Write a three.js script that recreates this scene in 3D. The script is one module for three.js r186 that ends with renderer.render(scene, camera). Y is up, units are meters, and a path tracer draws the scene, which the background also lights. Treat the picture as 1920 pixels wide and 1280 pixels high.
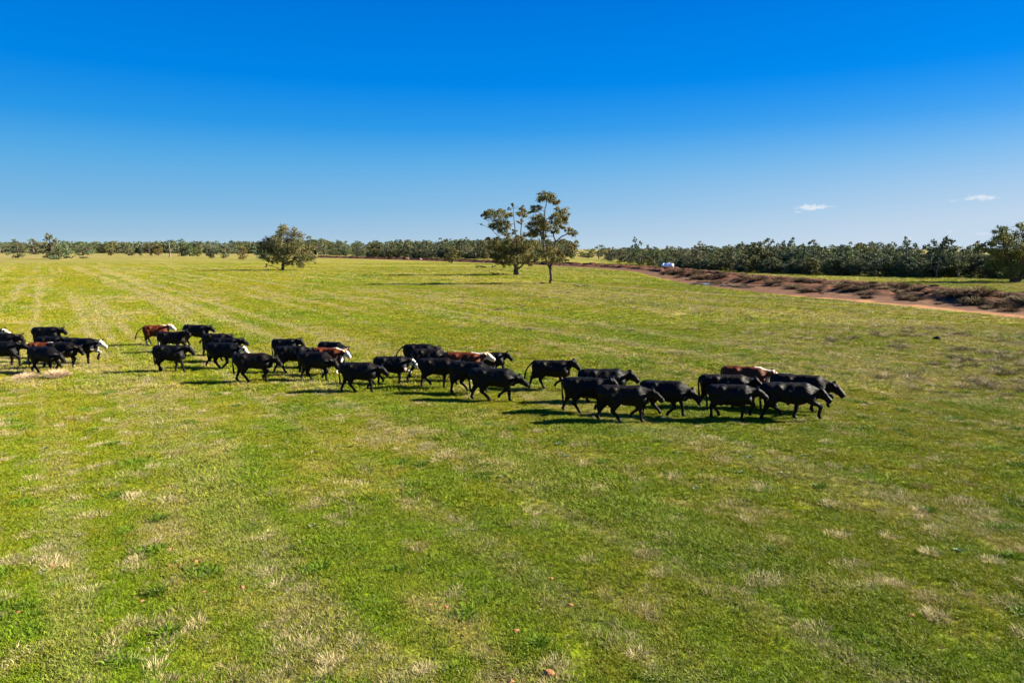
import * as THREE from 'three';
import { mergeGeometries } from 'three/addons/utils/BufferGeometryUtils.js';

// ---------------------------------------------------------------- camera, exposure, sky, sun
const scene = new THREE.Scene();
const camera = new THREE.PerspectiveCamera(53.13, 1920 / 1280, 0.1, 9000);
camera.position.set(0, 5.5, 0);
camera.rotation.x = -7.741 * Math.PI / 180;
const EXPOSURE = 3.9;
const renderer = new THREE.WebGLRenderer({ antialias: true });
renderer.setSize(1024, 682);
renderer.toneMapping = THREE.LinearToneMapping;
renderer.toneMappingExposure = EXPOSURE;
renderer.shadowMap.enabled = true;

const SUN = new THREE.Vector3(1, 0.51, -0.1).normalize();
const clamp = (v, a = 0, b = 1) => Math.min(b, Math.max(a, v));
const lerp = (a, b, t) => a + (b - a) * t;
const sstep = (a, b, v) => { const t = clamp((v - a) / (b - a)); return t * t * (3 - 2 * t); };
const lin = v => { v /= 255; return v <= 0.04045 ? v / 12.92 : ((v + 0.055) / 1.055) ** 2.4; };
function rng(seed) {
  let a = seed >>> 0;
  return () => { a = (a + 0x6D2B79F5) >>> 0; let t = Math.imul(a ^ (a >>> 15), 1 | a); t = (t + Math.imul(t ^ (t >>> 7), 61 | t)) ^ t; return ((t ^ (t >>> 14)) >>> 0) / 4294967296; };
}
const hash2 = (x, y) => { let h = Math.imul(x, 374761393) + Math.imul(y, 668265263) | 0; h = Math.imul(h ^ (h >>> 13), 1274126177); return ((h ^ (h >>> 16)) >>> 0) / 4294967296; };
function vn(x, y, per = 0) {
  let xi = Math.floor(x), yi = Math.floor(y); let fx = x - xi, fy = y - yi;
  fx = fx * fx * (3 - 2 * fx); fy = fy * fy * (3 - 2 * fy);
  let x1 = xi + 1, y1 = yi + 1;
  if (per) { xi = ((xi % per) + per) % per; yi = ((yi % per) + per) % per; x1 = ((x1 % per) + per) % per; y1 = ((y1 % per) + per) % per; }
  const a = hash2(xi, yi), b = hash2(x1, yi), c = hash2(xi, y1), d = hash2(x1, y1);
  return a + (b - a) * fx + (c - a) * fy + (a - b - c + d) * fx * fy;
}
const fbm = (x, y, o = 4) => { let s = 0, a = 0.5, n = 0; for (let i = 0; i < o; i++) { s += a * vn(x, y); n += a; x = x * 2.03 + 17.1; y = y * 2.03 + 9.7; a *= 0.5; } return s / n; };

{ // clear sky: deep blue above, pale at the horizon, whiter towards the sun; a few small low clouds
  const W = 4096, H = 2048, data = new Float32Array(W * H * 4);
  const table = [[-90, 150, 172, 190], [-2, 178, 205, 222], [0, 174, 204, 222], [1.1, 157, 194, 221], [3.2, 124, 183, 224], [6.7, 84, 170, 228], [9.4, 38, 151, 230], [12.8, 0, 133, 229], [18.8, 0, 115, 215], [30, 0, 96, 192], [60, 0, 78, 166], [90, 0, 70, 152]].map(r => [r[0], lin(r[1]), lin(r[2]), lin(r[3])]);
  const clouds = [[23.38, 3.08, 1.74, 0.34], [22.47, 2.74, 0.4, 0.11], [33.37, 3.41, 0.54, 0.23], [34.18, 3.42, 0.94, 0.3], [32.57, 3.3, 0.47, 0.11], [35.25, 3.34, 0.34, 0.11], [29.79, 0.76, 0.54, 0.09], [31.88, 1.15, 0.4, 0.09], [32.38, 1.22, 0.4, 0.11], [34.4, 1.01, 0.74, 0.11], [52, 3.8, 2.2, 0.4], [61, 2.2, 1.5, 0.25]];
  const white = [lin(206), lin(220), lin(236)];
  for (let j = 0; j < H; j++) {
    const el = ((j + 0.5) / H - 0.5) * 180, er = el * Math.PI / 180;
    let k = 0; while (k < table.length - 2 && el > table[k + 1][0]) k++;
    let t = clamp((el - table[k][0]) / (table[k + 1][0] - table[k][0]));
    const base = [1, 2, 3].map(c => lerp(table[k][c], table[k + 1][c], t));
    for (let i = 0; i < W; i++) {
      const th = ((i + 0.5) / W - 0.5) * 2 * Math.PI;
      const dx = Math.cos(th) * Math.cos(er), dz = Math.sin(th) * Math.cos(er), dy = Math.sin(er);
      const ang = Math.acos(clamp(dx * SUN.x + dy * SUN.y + dz * SUN.z, -1, 1)) * 180 / Math.PI;
      const near = Math.exp(-((ang / 58) ** 2));
      const w = Math.min(0.75, 2.6 * near * Math.exp(-Math.max(el, 0) / 5) * sstep(14, 3, el) + 0.5 * Math.exp(-((ang / 14) ** 2)));
      const gain = 1 + 0.28 * near;
      let r = lerp(base[0] * gain, white[0], w), g = lerp(base[1] * gain, white[1], w), b = lerp(base[2] * gain, white[2], w);
      if (el > 0.3 && el < 5) {
        const az = Math.atan2(dx, -dz) * 180 / Math.PI;
        let m = 0;
        for (const [ca, ce, cw, ch] of clouds) {
          const u = (az - ca) / cw, v = (el - ce) / ch;
          if (Math.abs(u) > 1.2 || Math.abs(v) > 2) continue;
          const n = fbm(az * 5 + ca, el * 16, 4);
          const d = u * u + (v > 0 ? v * v * 1.2 : v * v * 2.4) * 1.2;
          m = Math.max(m, sstep(0.2, 0.8, (1 - d * 1.15) * 0.75 + (n - 0.5) * 1.7) * (ch > 0.2 ? 0.75 : 0.45));
        }
        if (m > 0) { r = lerp(r, lin(240), m); g = lerp(g, lin(243), m); b = lerp(b, lin(247), m); }
      }
      const o = (j * W + i) * 4;
      data[o] = r / EXPOSURE; data[o + 1] = g / EXPOSURE; data[o + 2] = b / EXPOSURE; data[o + 3] = 1;
    }
  }
  const sky = new THREE.DataTexture(data, W, H, THREE.RGBAFormat, THREE.FloatType);
  sky.mapping = THREE.EquirectangularReflectionMapping; sky.magFilter = sky.minFilter = THREE.LinearFilter;
  sky.colorSpace = THREE.LinearSRGBColorSpace; sky.needsUpdate = true;
  scene.background = sky; scene.environment = sky;
}
const sun = new THREE.DirectionalLight(new THREE.Color(1, 0.91, 0.74), 5);
sun.position.copy(SUN).multiplyScalar(300); sun.castShadow = true;
sun.shadow.mapSize.set(4096, 4096); sun.shadow.radius = 1;
Object.assign(sun.shadow.camera, { left: -160, right: 160, top: 120, bottom: -120, near: 1, far: 900 });
scene.add(sun, sun.target);

// ---------------------------------------------------------------- helpers
const used = new Map();
function numbered(n) { const k = used.get(n) || 0; used.set(n, k + 1); return k ? `${n}_${String(k).padStart(3, '0')}` : n; }
function tag(o, name, label, category, group) { o.name = numbered(name); o.userData = { label, category }; if (group) o.userData.group = group; scene.add(o); return o; }
function setting(o, name, label, kind = 'structure', category) { o.name = numbered(name); o.userData = { kind, label, category: category || name.replace(/_/g, ' ') }; scene.add(o); return o; }
function part(name, g, m, parent) { const o = new THREE.Mesh(g, m); o.name = name; parent.add(o); return o; }
const std = (o) => new THREE.MeshPhysicalMaterial({ roughness: 0.9, specularIntensity: 0.15, side: THREE.DoubleSide, ...o });
function geo(pos, idx, col) {
  const g = new THREE.BufferGeometry();
  g.setAttribute('position', new THREE.Float32BufferAttribute(pos, 3));
  if (col) g.setAttribute('color', new THREE.Float32BufferAttribute(col, 3));
  g.setIndex(idx); g.computeVertexNormals(); return g;
}
// tapered tube along points [x,y,z,r]
function tube(pts, sides = 6, col = null) {
  const pos = [], idx = [], cl = []; const n = pts.length; const T = new THREE.Vector3(), A = new THREE.Vector3(), B = new THREE.Vector3();
  for (let i = 0; i < n; i++) {
    const p = pts[i], q = pts[Math.min(n - 1, i + 1)], o = pts[Math.max(0, i - 1)];
    T.set(q[0] - o[0], q[1] - o[1], q[2] - o[2]).normalize();
    A.set(0, 0, 1); if (Math.abs(T.z) > 0.9) A.set(1, 0, 0);
    B.crossVectors(T, A).normalize(); A.crossVectors(B, T).normalize();
    for (let s = 0; s < sides; s++) {
      const a = s / sides * Math.PI * 2, c = Math.cos(a) * p[3], d = Math.sin(a) * p[3];
      pos.push(p[0] + A.x * c + B.x * d, p[1] + A.y * c + B.y * d, p[2] + A.z * c + B.z * d);
      if (col) cl.push(...col);
    }
  }
  for (let i = 0; i < n - 1; i++) for (let s = 0; s < sides; s++) {
    const a = i * sides + s, b = i * sides + (s + 1) % sides;
    idx.push(a, a + sides, b, b, a + sides, b + sides);
  }
  const e = pos.length / 3;
  pos.push(pts[n - 1][0], pts[n - 1][1], pts[n - 1][2]); if (col) cl.push(...col);
  for (let s = 0; s < sides; s++) idx.push((n - 1) * sides + s, e, (n - 1) * sides + (s + 1) % sides);
  return geo(pos, idx, col ? cl : null);
}

// ---------------------------------------------------------------- ground
const RDX = -0.562, RDZ = -0.827;                      // direction of the old sowing rows
const along = (x, z) => x * RDX + z * RDZ, across = (x, z) => -x * RDZ + z * RDX;
const gh = (x, z) => { const f = clamp(1.3 - Math.hypot(x, z) / 250, 0.25, 1); return (0.10 * (fbm(x * 0.05 + 3, z * 0.05, 3) - 0.5) + 0.14 * (fbm(x * 0.9 + 40, z * 0.9 + 11, 3) - 0.5)) * f; };

const PAIRS = [[48, -28, 65, -30], [44, -42, 63, -47], [40.7, -54, 61, -62], [38.6, -61.6, 59.2, -78], [35.5, -71, 57.7, -92], [32.4, -79.8, 54.5, -109], [27.4, -103, 48.5, -141], [27.6, -132, 46, -170], [28, -170, 41, -202], [15.5, -212, 24, -236], [-12.3, -265, -9, -286], [-72, -358, -73, -382], [-125, -425, -126, -450]];
const CN = new THREE.CatmullRomCurve3(PAIRS.map(p => new THREE.Vector3(p[0], 0, p[1])), false, 'centripetal');
const CF = new THREE.CatmullRomCurve3(PAIRS.map(p => new THREE.Vector3(p[2], 0, p[3])), false, 'centripetal');
const inTrack = (x, z) => { // lies inside the bare strip
  if (z > -28 || z < -236) return false;
  for (let i = 0; i < 9; i++) { const a = PAIRS[i], b = PAIRS[i + 1];
    if (z <= a[1] && z >= b[1] && x < lerp(a[0], b[0], (z - a[1]) / (b[1] - a[1]))) return false; }
  for (let i = 0; i < 9; i++) { const a = PAIRS[i], b = PAIRS[i + 1];
    if (z <= a[3] && z >= b[3] && x > lerp(a[2], b[2], (z - a[3]) / (b[3] - a[3]))) return false; }
  return true;
};
// what grows where: green sward, yellowing sward, straw patches drawn out along the rows
const GREEN = [0.128, 0.204, 0.003], YEL = [0.236, 0.226, 0.007], STRAW = [0.44, 0.36, 0.14];
function growth(x, z) {
  const l = along(x, z), s = across(x, z), d = Math.hypot(x, z);
  const big = fbm(s * 0.05 + 5, l * 0.02 + 2, 3), mid = fbm(s * 0.33 + 31, l * 0.09 + 7, 4), fine = fbm(s * 1.1 + 3, l * 0.42, 3), iso = fbm(x * 0.22 + 80, z * 0.22, 3);
  const spot = fbm(x * 1.4 + 60, z * 1.4 + 8, 3);
  let dry = 0.85 * sstep(0.50, 0.70, 0.34 * mid + 0.24 * fine + 0.17 * iso + 0.25 * spot);
  const rows = fbm(s * 0.95 + 100, l * 0.014, 3);
  dry = Math.max(dry, 0.55 * sstep(0.38, 0.62, 0.6 * iso + 0.4 * spot) * sstep(9, 15, x) * sstep(-24, -30, z) * sstep(-75, -50, z));
  dry = Math.max(dry * 0.9, sstep(0.54, 0.69, rows) * lerp(0.25, 0.68, sstep(18, 55, d)));
  const yel = clamp(sstep(0.30, 0.66, 0.35 * big + 0.2 * iso + 0.2 * fine + 0.25 * spot) * 0.85 + 0.36 * sstep(25, 130, d) + 0.05);
  const lush = sstep(0.58, 0.72, fbm(s * 0.3 + 200, l * 0.12 + 50, 3));
  return { dry, yel, lush };
}
function swardColor(x, z, out) {
  const { dry, yel, lush } = growth(x, z), d = Math.hypot(x, z);
  const y = yel * (1 - 0.5 * lush), k = dry * 0.62;
  for (let c = 0; c < 3; c++) out[c] = lerp(lerp(GREEN[c], YEL[c], y), STRAW[c], k);
  if (d > 280) { const t = sstep(240, 480, d) * (0.25 + 0.5 * vn(x * 0.01 + 5, z * 0.016)); for (let c = 0; c < 3; c++) out[c] = lerp(out[c], [0.33, 0.26, 0.11][c], t); }
  return out;
}
{
  const zs = [], xs = [];
  for (let d = -40; d < 4; d += 2.5) zs.push(-d);
  for (let d = 4; d < 5200; d += Math.max(0.3, d * 0.0125)) zs.push(-d);
  const half = []; for (let d = 0.25; d < 4600; d += Math.max(0.45, d * 0.034)) half.push(d);
  for (let i = half.length - 1; i >= 0; i--) xs.push(-half[i]); xs.push(0); xs.push(...half);
  const pos = [], col = [], uv = [], idx = [], c = [0, 0, 0];
  const S = 1 / 0.56; // the map's mean is about 0.56
  for (const z of zs) for (const x of xs) {
    pos.push(x, gh(x, z), z); swardColor(x, z, c); { const q = 0.70 * S; col.push(c[0] * q, c[1] * q, c[2] * q); }; uv.push(across(x, z) / 18, along(x, z) / 18);
  }
  const n = xs.length;
  for (let j = 0; j < zs.length - 1; j++) for (let i = 0; i < n - 1; i++) { const a = j * n + i; idx.push(a, a + 1, a + n, a + 1, a + n + 1, a + n); }
  const g = geo(pos, idx, col); g.setAttribute('uv', new THREE.Float32BufferAttribute(uv, 2));
  const W = 2048, img = new Uint8Array(W * W * 4), bmp = new Uint8Array(W * W * 4), r = rng(5);
  for (let j = 0; j < W; j++) for (let i = 0; i < W; i++) {
    const u = i / W, v = j / W;
    const a = vn(u * 64, v * 48, 0 || 192), b = vn(u * 160, v * 160, 160), e = vn(u * 512, v * 512, 512), f = r();
    const q = 0.30 * a + 0.26 * b + 0.26 * e + 0.18 * f, o = (j * W + i) * 4;
    const m = 0.25 + 0.64 * q, st = sstep(0.62, 0.8, 0.5 * b + 0.5 * e) * 0.22, s8 = t => clamp(Math.round(255 * (t <= 0.0031308 ? 12.92 * t : 1.055 * t ** (1 / 2.4) - 0.055)), 0, 255);
    img[o] = s8(m + st * 0.9); img[o + 1] = s8(m + st * 0.55); img[o + 2] = s8(m + st); img[o + 3] = 255;
    bmp[o] = bmp[o + 1] = bmp[o + 2] = clamp(Math.round(255 * (0.35 * a + 0.35 * b + 0.3 * e)), 0, 255); bmp[o + 3] = 255;
  }
  const mk = (d, srgb) => { const t = new THREE.DataTexture(d, W, W, THREE.RGBAFormat); t.wrapS = t.wrapT = THREE.RepeatWrapping; t.magFilter = THREE.LinearFilter; t.minFilter = THREE.LinearMipmapLinearFilter; t.generateMipmaps = true; if (srgb) t.colorSpace = THREE.SRGBColorSpace; t.needsUpdate = true; return t; };
  const m = new THREE.MeshPhysicalMaterial({ specularIntensity: 0.15, vertexColors: true, map: mk(img, true), bumpMap: mk(bmp, false), bumpScale: 0.06, roughness: 0.95 });
  setting(new THREE.Mesh(g, m), 'pasture_ground', 'flat yellow-green pasture with straw streaks along old rows');
}

// bare strip: sandy track, muddy margin, heaped red earth and a second ridge
const stripPoint = (u, s) => { const a = CN.getPoint(u), b = CF.getPoint(u); return [lerp(a.x, b.x, s), lerp(a.z, b.z, s)]; };
function stripHeight(x, z, s, u) {
  const n = fbm(x * 0.45 + 7, z * 0.45, 4), n2 = fbm(x * 0.16 + 70, z * 0.16 + 3, 2), far = sstep(0.7, 0.8, u);
  const edge = sstep(0, 0.045, s + 0.04 * (n - 0.5)) * sstep(0, 0.03, 1 - s);
  let h = -0.09 + 0.13 * edge + 0.05 * (n - 0.5) * edge;
  h += 0.30 * Math.max(0, fbm(x * 1.1 + 3, z * 1.1, 3) - 0.45) * sstep(0.12, 0.2, s);
  h += sstep(0.30, 0.40, s) * sstep(0.70, 0.58, s) * (0.15 + 1.1 * Math.max(0, n - 0.25) * (0.5 + n2));
  h += sstep(0.78, 0.84, s) * sstep(0.985, 0.92, s) * (0.16 + 0.55 * n * (0.5 + n2)) * (1 + 0.8 * far);
  return h;
}
{
  const NU = 560, NS = 56, pos = [], col = [], idx = [];
  const sand = [0.36, 0.18, 0.075], mud = [0.105, 0.055, 0.031], red = [0.080, 0.033, 0.017], pale = [0.15, 0.074, 0.04];
  for (let i = 0; i <= NU; i++) for (let j = 0; j <= NS; j++) {
    const u = i / NU, s = j / NS, [x, z] = stripPoint(u, s);
    pos.push(x, gh(x, z) + stripHeight(x, z, s, u), z);
    const n = fbm(x * 0.5 + 9, z * 0.5, 4), n2 = fbm(x * 1.6, z * 1.6 + 30, 3);
    const tMud = sstep(0.05, 0.11, s + 0.12 * (n - 0.5) + 0.05 * sstep(0.3, 0.42, u)), tRed = sstep(0.30, 0.38, s + 0.1 * (n - 0.5)), tPale = sstep(0.52, 0.66, n2) * 0.55;
    for (let c = 0; c < 3; c++) col.push(lerp(lerp(lerp(sand[c], mud[c], tMud), red[c], tRed), pale[c], tPale) * (0.8 + 0.4 * n2));
  }
  for (let i = 0; i < NU; i++) for (let j = 0; j < NS; j++) { const a = i * (NS + 1) + j, b = a + NS + 1; idx.push(a, a + 1, b, a + 1, b + 1, b); }
  setting(new THREE.Mesh(geo(pos, idx, col), std({ vertexColors: true, roughness: 0.95 })), 'earth_bank', 'orange sandy track with heaped red-brown earth running to the right');
  // puddles on the muddy margin
  const wm = new THREE.MeshPhysicalMaterial({ color: new THREE.Color(0.10, 0.085, 0.07), roughness: 0.03, ior: 1.45, side: THREE.DoubleSide });
  for (const [px, pz, rx, rz, k] of [[29.8, -105.4, 2.0, 3.6, 1], [31.8, -101.0, 0.9, 1.8, 2], [33.2, -98.2, 1.6, 2.8, 3], [31.3, -111.5, 1.0, 2.0, 4]]) {
    const sh = new THREE.Shape(); const N = 40;
    for (let i = 0; i <= N; i++) { const a = i / N * Math.PI * 2, r = 0.7 + 0.6 * vn(Math.cos(a) * 1.6 + k * 9, Math.sin(a) * 1.6 + 20); const X = Math.cos(a) * rx * r, Y = Math.sin(a) * rz * r; i ? sh.lineTo(X, Y) : sh.moveTo(X, Y); }
    const o = new THREE.Mesh(new THREE.ShapeGeometry(sh), wm); o.rotation.x = -Math.PI / 2; o.position.set(px, gh(px, pz) + 0.16, pz);
    setting(o, 'puddle', 'pale sky-reflecting puddle on the muddy edge of the track');
  }
}
console.log('ground done');

// ---------------------------------------------------------------- trees
const leafMat = new THREE.MeshPhysicalMaterial({ vertexColors: true, roughness: 0.75, side: THREE.DoubleSide, transmission: 0.14, thickness: 0, specularIntensity: 0.35 });
const leafMats = [[1, 1, 1], [0.72, 0.8, 0.78], [1.3, 1.28, 1.15], [0.95, 1.15, 0.95], [1.2, 1.02, 0.9]].map(c => { const m = leafMat.clone(); m.color.setRGB(...c); return m; });
const barkMat = std({ color: new THREE.Color(0.10, 0.075, 0.058), roughness: 0.95 });
const paleBark = std({ color: new THREE.Color(0.21, 0.175, 0.14), roughness: 0.9 });
const gauss = r => (r() + r() + r() + r() - 2) * 1.0;
// blobs: [x, y, z, rx, ry, rz]; every blob is a handful of twig ends, every twig end a spray of hanging leaves
function foliage(blobs, seed, o) {
  const r = rng(seed), pos = [], idx = [], col = []; const a = new THREE.Vector3(), b = new THREE.Vector3(), nn = new THREE.Vector3();
  const L = o.leaf, dens = o.density;
  for (const [bx, by, bz, rx, ry, rz] of blobs) {
    const vol = Math.cbrt(rx * ry * rz), sub = Math.max(3, Math.round(o.sub * vol * vol)), per = Math.max(4, Math.round(dens * vol * vol / sub / (L * L)));
    const tone = r();
    for (let s = 0; s < sub; s++) {
      let x, y, z; do { x = r() * 2 - 1; y = r() * 2 - 1; z = r() * 2 - 1; } while (x * x + y * y + z * z > 1);
      const cx = bx + x * rx * 0.95, cy = by + y * ry * 0.95, cz = bz + z * rz * 0.95, sg = 0.30 * vol * (0.7 + 0.6 * r());
      const t = clamp(0.55 * tone + 0.45 * r());
      for (let i = 0; i < per; i++) {
        const px = cx + gauss(r) * sg, py = cy + gauss(r) * sg * 0.8 , pz = cz + gauss(r) * sg;
        a.set(gauss(r), gauss(r) - o.droop, gauss(r)).normalize(); b.set(r() - 0.5, r() - 0.5, r() - 0.5); nn.crossVectors(a, b).normalize();
        const l = L * (0.7 + 0.6 * r()), w = l * o.width, k = pos.length / 3;
        pos.push(px, py, pz, px + a.x * l * 0.5 + nn.x * w, py + a.y * l * 0.5 + nn.y * w, pz + a.z * l * 0.5 + nn.z * w, px + a.x * l, py + a.y * l, pz + a.z * l, px + a.x * l * 0.5 - nn.x * w, py + a.y * l * 0.5 - nn.y * w, pz + a.z * l * 0.5 - nn.z * w);
        idx.push(k, k + 1, k + 2, k, k + 2, k + 3);
        const v = 0.75 + 0.5 * r(), q = clamp(t + (r() - 0.5) * 0.3);
        const c = [0, 1, 2].map(m => lerp(o.c0[m], o.c1[m], q) * v); for (let m = 0; m < 4; m++) col.push(...c);
      }
    }
  }
  return geo(pos, idx, col);
}
const OLIVE = { c0: [0.068, 0.095, 0.026], c1: [0.215, 0.165, 0.045] };
const GREYG = { c0: [0.075, 0.108, 0.066], c1: [0.175, 0.190, 0.105] };
// limbs: polylines [[x,y,z,r],...]; every blob gets a thin branch from the nearest limb point below it
function wood(limbs, blobs, seed, thin = 0.05) {
  const r = rng(seed), gs = [], nodes = [];
  for (const l of limbs) {
    const pts = []; // resample with a little wander
    for (let i = 0; i < l.length - 1; i++) for (let k = 0; k < 4; k++) { const t = k / 4, w = i + k ? 0.25 * l[i][3] + 0.03 : 0; pts.push([lerp(l[i][0], l[i + 1][0], t) + gauss(r) * w, lerp(l[i][1], l[i + 1][1], t), lerp(l[i][2], l[i + 1][2], t) + gauss(r) * w, lerp(l[i][3], l[i + 1][3], t)]); }
    pts.push(l[l.length - 1]); nodes.push(...pts.slice(2)); gs.push(tube(pts, 8));
  }
  for (const [bx, by, bz] of blobs) {
    let best = null, bd = 1e9; for (const n of nodes) { const d = Math.hypot(n[0] - bx, (n[1] - by) * (n[1] > by ? 2.5 : 0.8), n[2] - bz); if (d < bd) { bd = d; best = n; } }
    if (!best) continue; const q = Math.min(best[3] * 0.6, thin * (0.8 + bd * 0.25));
    const mx = lerp(best[0], bx, 0.5) + gauss(r) * 0.2, my = lerp(best[1], by, 0.5) + 0.1 * bd, mz = lerp(best[2], bz, 0.5) + gauss(r) * 0.2;
    gs.push(tube([[best[0], best[1], best[2], q], [mx, my, mz, q * 0.7], [bx, by, bz, q * 0.3]], 5));
    for (let k = 0; k < 3; k++) gs.push(tube([[mx, my, mz, q * 0.45], [bx + gauss(r) * 0.9, by + gauss(r) * 0.6, bz + gauss(r) * 0.9, 0.012]], 4));
  }
  return mergeGeometries(gs);
}
// flared foot of a trunk
const foot = (x, y, z, r) => [x, y - 0.15, z, r * 1.45];
function treeFromSketch(baseX, baseY, unit, blobs, limbs, seed, opt, depth) {
  const r = rng(seed * 7 + 1), X = v => (v - baseX) / unit, Y = v => (baseY - v) / unit;
  let cx = 0; for (const b of blobs) cx += X(b[0]) / blobs.length;
  const span = depth;
  const bl = blobs.map(([x, y, rx, ry]) => { const R = rx / unit, e = Math.sqrt(Math.max(0.1, 1 - ((X(x) - cx) / (span * 1.4)) ** 2)); return [X(x), Y(y), gauss(r) * 0.75 * span * e, R * 1.1, (ry || rx) / unit * 0.85, R]; });
  const lm = limbs.map((l, i) => { const ph = r() * 6.28, sp = i ? 0.35 : 0.06; return l.map(([x, y, rad], k) => [X(x), Y(y), Math.sin(ph) * sp * Math.max(0, Y(y) - Y(l[0][1])), rad]); });
  lm[0].unshift(foot(...lm[0][0]));
  return { crown: foliage(bl, seed, opt), wood: wood(lm, bl, seed + 3) };
}
function plantTree(name, label, parts, x, z, bark, group, mat = leafMat) {
  const t = new THREE.Group(); t.position.set(x, gh(x, z), z);
  part('trunk', parts.wood, bark, t); part('crown', parts.crown, mat, t);
  return tag(t, name, label, 'tree', group);
}
const fine = { leaf: 0.21, density: 46, sub: 14, width: 0.25, droop: 0.55, ...OLIVE };
plantTree('gum_tree', 'tall slender gum tree with bare straight trunk at the centre', treeFromSketch(1125, 1115, 71,
  [[1080, 165, 105, 60], [1010, 165, 70], [1170, 210, 62], [960, 275, 60], [910, 310, 38], [1240, 325, 78], [1282, 375, 52], [1150, 400, 85], [960, 425, 95], [1000, 500, 100], [1085, 465, 80], [900, 470, 55], [925, 555, 62], [1230, 440, 75], [1180, 520, 55], [1280, 495, 40], [1370, 540, 56], [1060, 605, 45], [1310, 555, 25], [1250, 640, 55], [1385, 700, 55], [1345, 770, 58], [1150, 740, 100, 70], [1095, 800, 90], [1220, 800, 80], [1180, 860, 62], [1280, 850, 26], [1050, 790, 52], [1390, 650, 30]],
  [[[1125, 1115, 0.27], [1128, 1050, 0.24], [1117, 960, 0.24], [1110, 930, 0.22]], [[1112, 940, 0.17], [1065, 870, 0.15], [1042, 700, 0.12], [1012, 600, 0.10], [960, 460, 0.06], [940, 300, 0.03]], [[1112, 940, 0.18], [1160, 800, 0.15], [1175, 650, 0.12], [1150, 570, 0.10], [1100, 480, 0.08]], [[1175, 650, 0.11], [1240, 590, 0.09], [1350, 545, 0.05]], [[1042, 640, 0.11], [1040, 450, 0.10], [1052, 290, 0.08], [1075, 180, 0.04]], [[1170, 740, 0.10], [1280, 760, 0.07], [1360, 730, 0.04]], [[1150, 560, 0.1], [1220, 430, 0.07], [1250, 330, 0.04]]],
  11, fine, 3.0), 6.17, -108.4, barkMat, 'pair of gum trees at the centre');
plantTree('gum_tree', 'broad many-stemmed gum tree just left of the tall slender one', treeFromSketch(745, 1020, 50,
  [[500, 390, 80, 60], [580, 385, 75, 55], [660, 395, 50], [450, 370, 36], [405, 405, 34], [560, 480, 75], [640, 500, 62], [500, 520, 45], [600, 560, 55], [380, 490, 11], [715, 295, 26], [672, 330, 18], [820, 325, 44], [795, 390, 44], [790, 460, 34], [730, 570, 34], [650, 600, 36], [850, 380, 45], [860, 600, 50], [920, 600, 50], [460, 640, 32], [540, 640, 36], [490, 720, 62], [580, 720, 72], [650, 680, 52], [620, 800, 95], [560, 870, 55], [720, 740, 82], [760, 820, 92], [700, 850, 80], [850, 720, 80], [900, 700, 52], [860, 820, 82], [930, 830, 55], [880, 890, 40], [520, 820, 55], [800, 640, 50], [740, 660, 50], [960, 870, 36], [620, 900, 46], [690, 390, 22], [760, 620, 30]],
  [[[745, 1020, 0.55], [745, 960, 0.48], [740, 900, 0.42]], [[735, 940, 0.26], [700, 830, 0.22], [690, 680, 0.16], [600, 560, 0.10], [520, 430, 0.05]], [[745, 930, 0.26], [755, 780, 0.2], [745, 640, 0.14], [720, 450, 0.08], [715, 300, 0.03]], [[755, 930, 0.24], [800, 760, 0.18], [795, 560, 0.12], [805, 430, 0.07], [825, 330, 0.03]], [[760, 960, 0.2], [830, 900, 0.15], [900, 830, 0.10], [930, 800, 0.05]], [[735, 930, 0.18], [660, 860, 0.13], [560, 740, 0.08], [480, 680, 0.04]], [[770, 870, 0.16], [850, 700, 0.12], [950, 600, 0.06]], [[690, 680, 0.1], [580, 640, 0.08], [500, 560, 0.05]]],
  23, { ...fine, density: 44, leaf: 0.23 }, 4.0), 0.9, -144.7, barkMat, 'pair of gum trees at the centre');
plantTree('round_tree', 'lone dense round-crowned tree in open pasture, left of centre', treeFromSketch(895, 640, 42,
  [[960, 185, 52], [905, 200, 36], [850, 240, 50], [960, 260, 85], [1060, 230, 46], [1105, 270, 52], [1180, 290, 26], [720, 310, 52], [800, 310, 65], [900, 330, 85], [1000, 340, 85], [1120, 350, 60], [685, 370, 52], [680, 425, 52], [760, 400, 75], [850, 420, 85], [950, 430, 95], [1050, 420, 85], [1150, 410, 75], [1230, 400, 44], [780, 500, 56], [840, 520, 62], [920, 505, 70], [1000, 500, 70], [765, 555, 28], [960, 560, 46], [1080, 510, 56], [1180, 500, 70], [1240, 480, 42], [1120, 560, 52], [1080, 585, 34], [740, 585, 18], [885, 570, 40], [1240, 550, 18], [1030, 180, 12]],
  [[[895, 640, 0.42], [905, 610, 0.36], [910, 560, 0.33]], [[908, 580, 0.24], [860, 480, 0.17], [770, 380, 0.08], [700, 330, 0.03]], [[910, 570, 0.25], [950, 430, 0.18], [965, 290, 0.1], [960, 200, 0.04]], [[912, 570, 0.2], [1010, 470, 0.15], [1110, 380, 0.1], [1190, 330, 0.04]], [[915, 570, 0.16], [1040, 520, 0.11], [1180, 480, 0.06]]],
  37, { ...fine, leaf: 0.29, density: 30, c0: [0.078, 0.100, 0.034], c1: [0.22, 0.175, 0.065] }, 5.2), -58.8, -175.4, barkMat);
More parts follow.
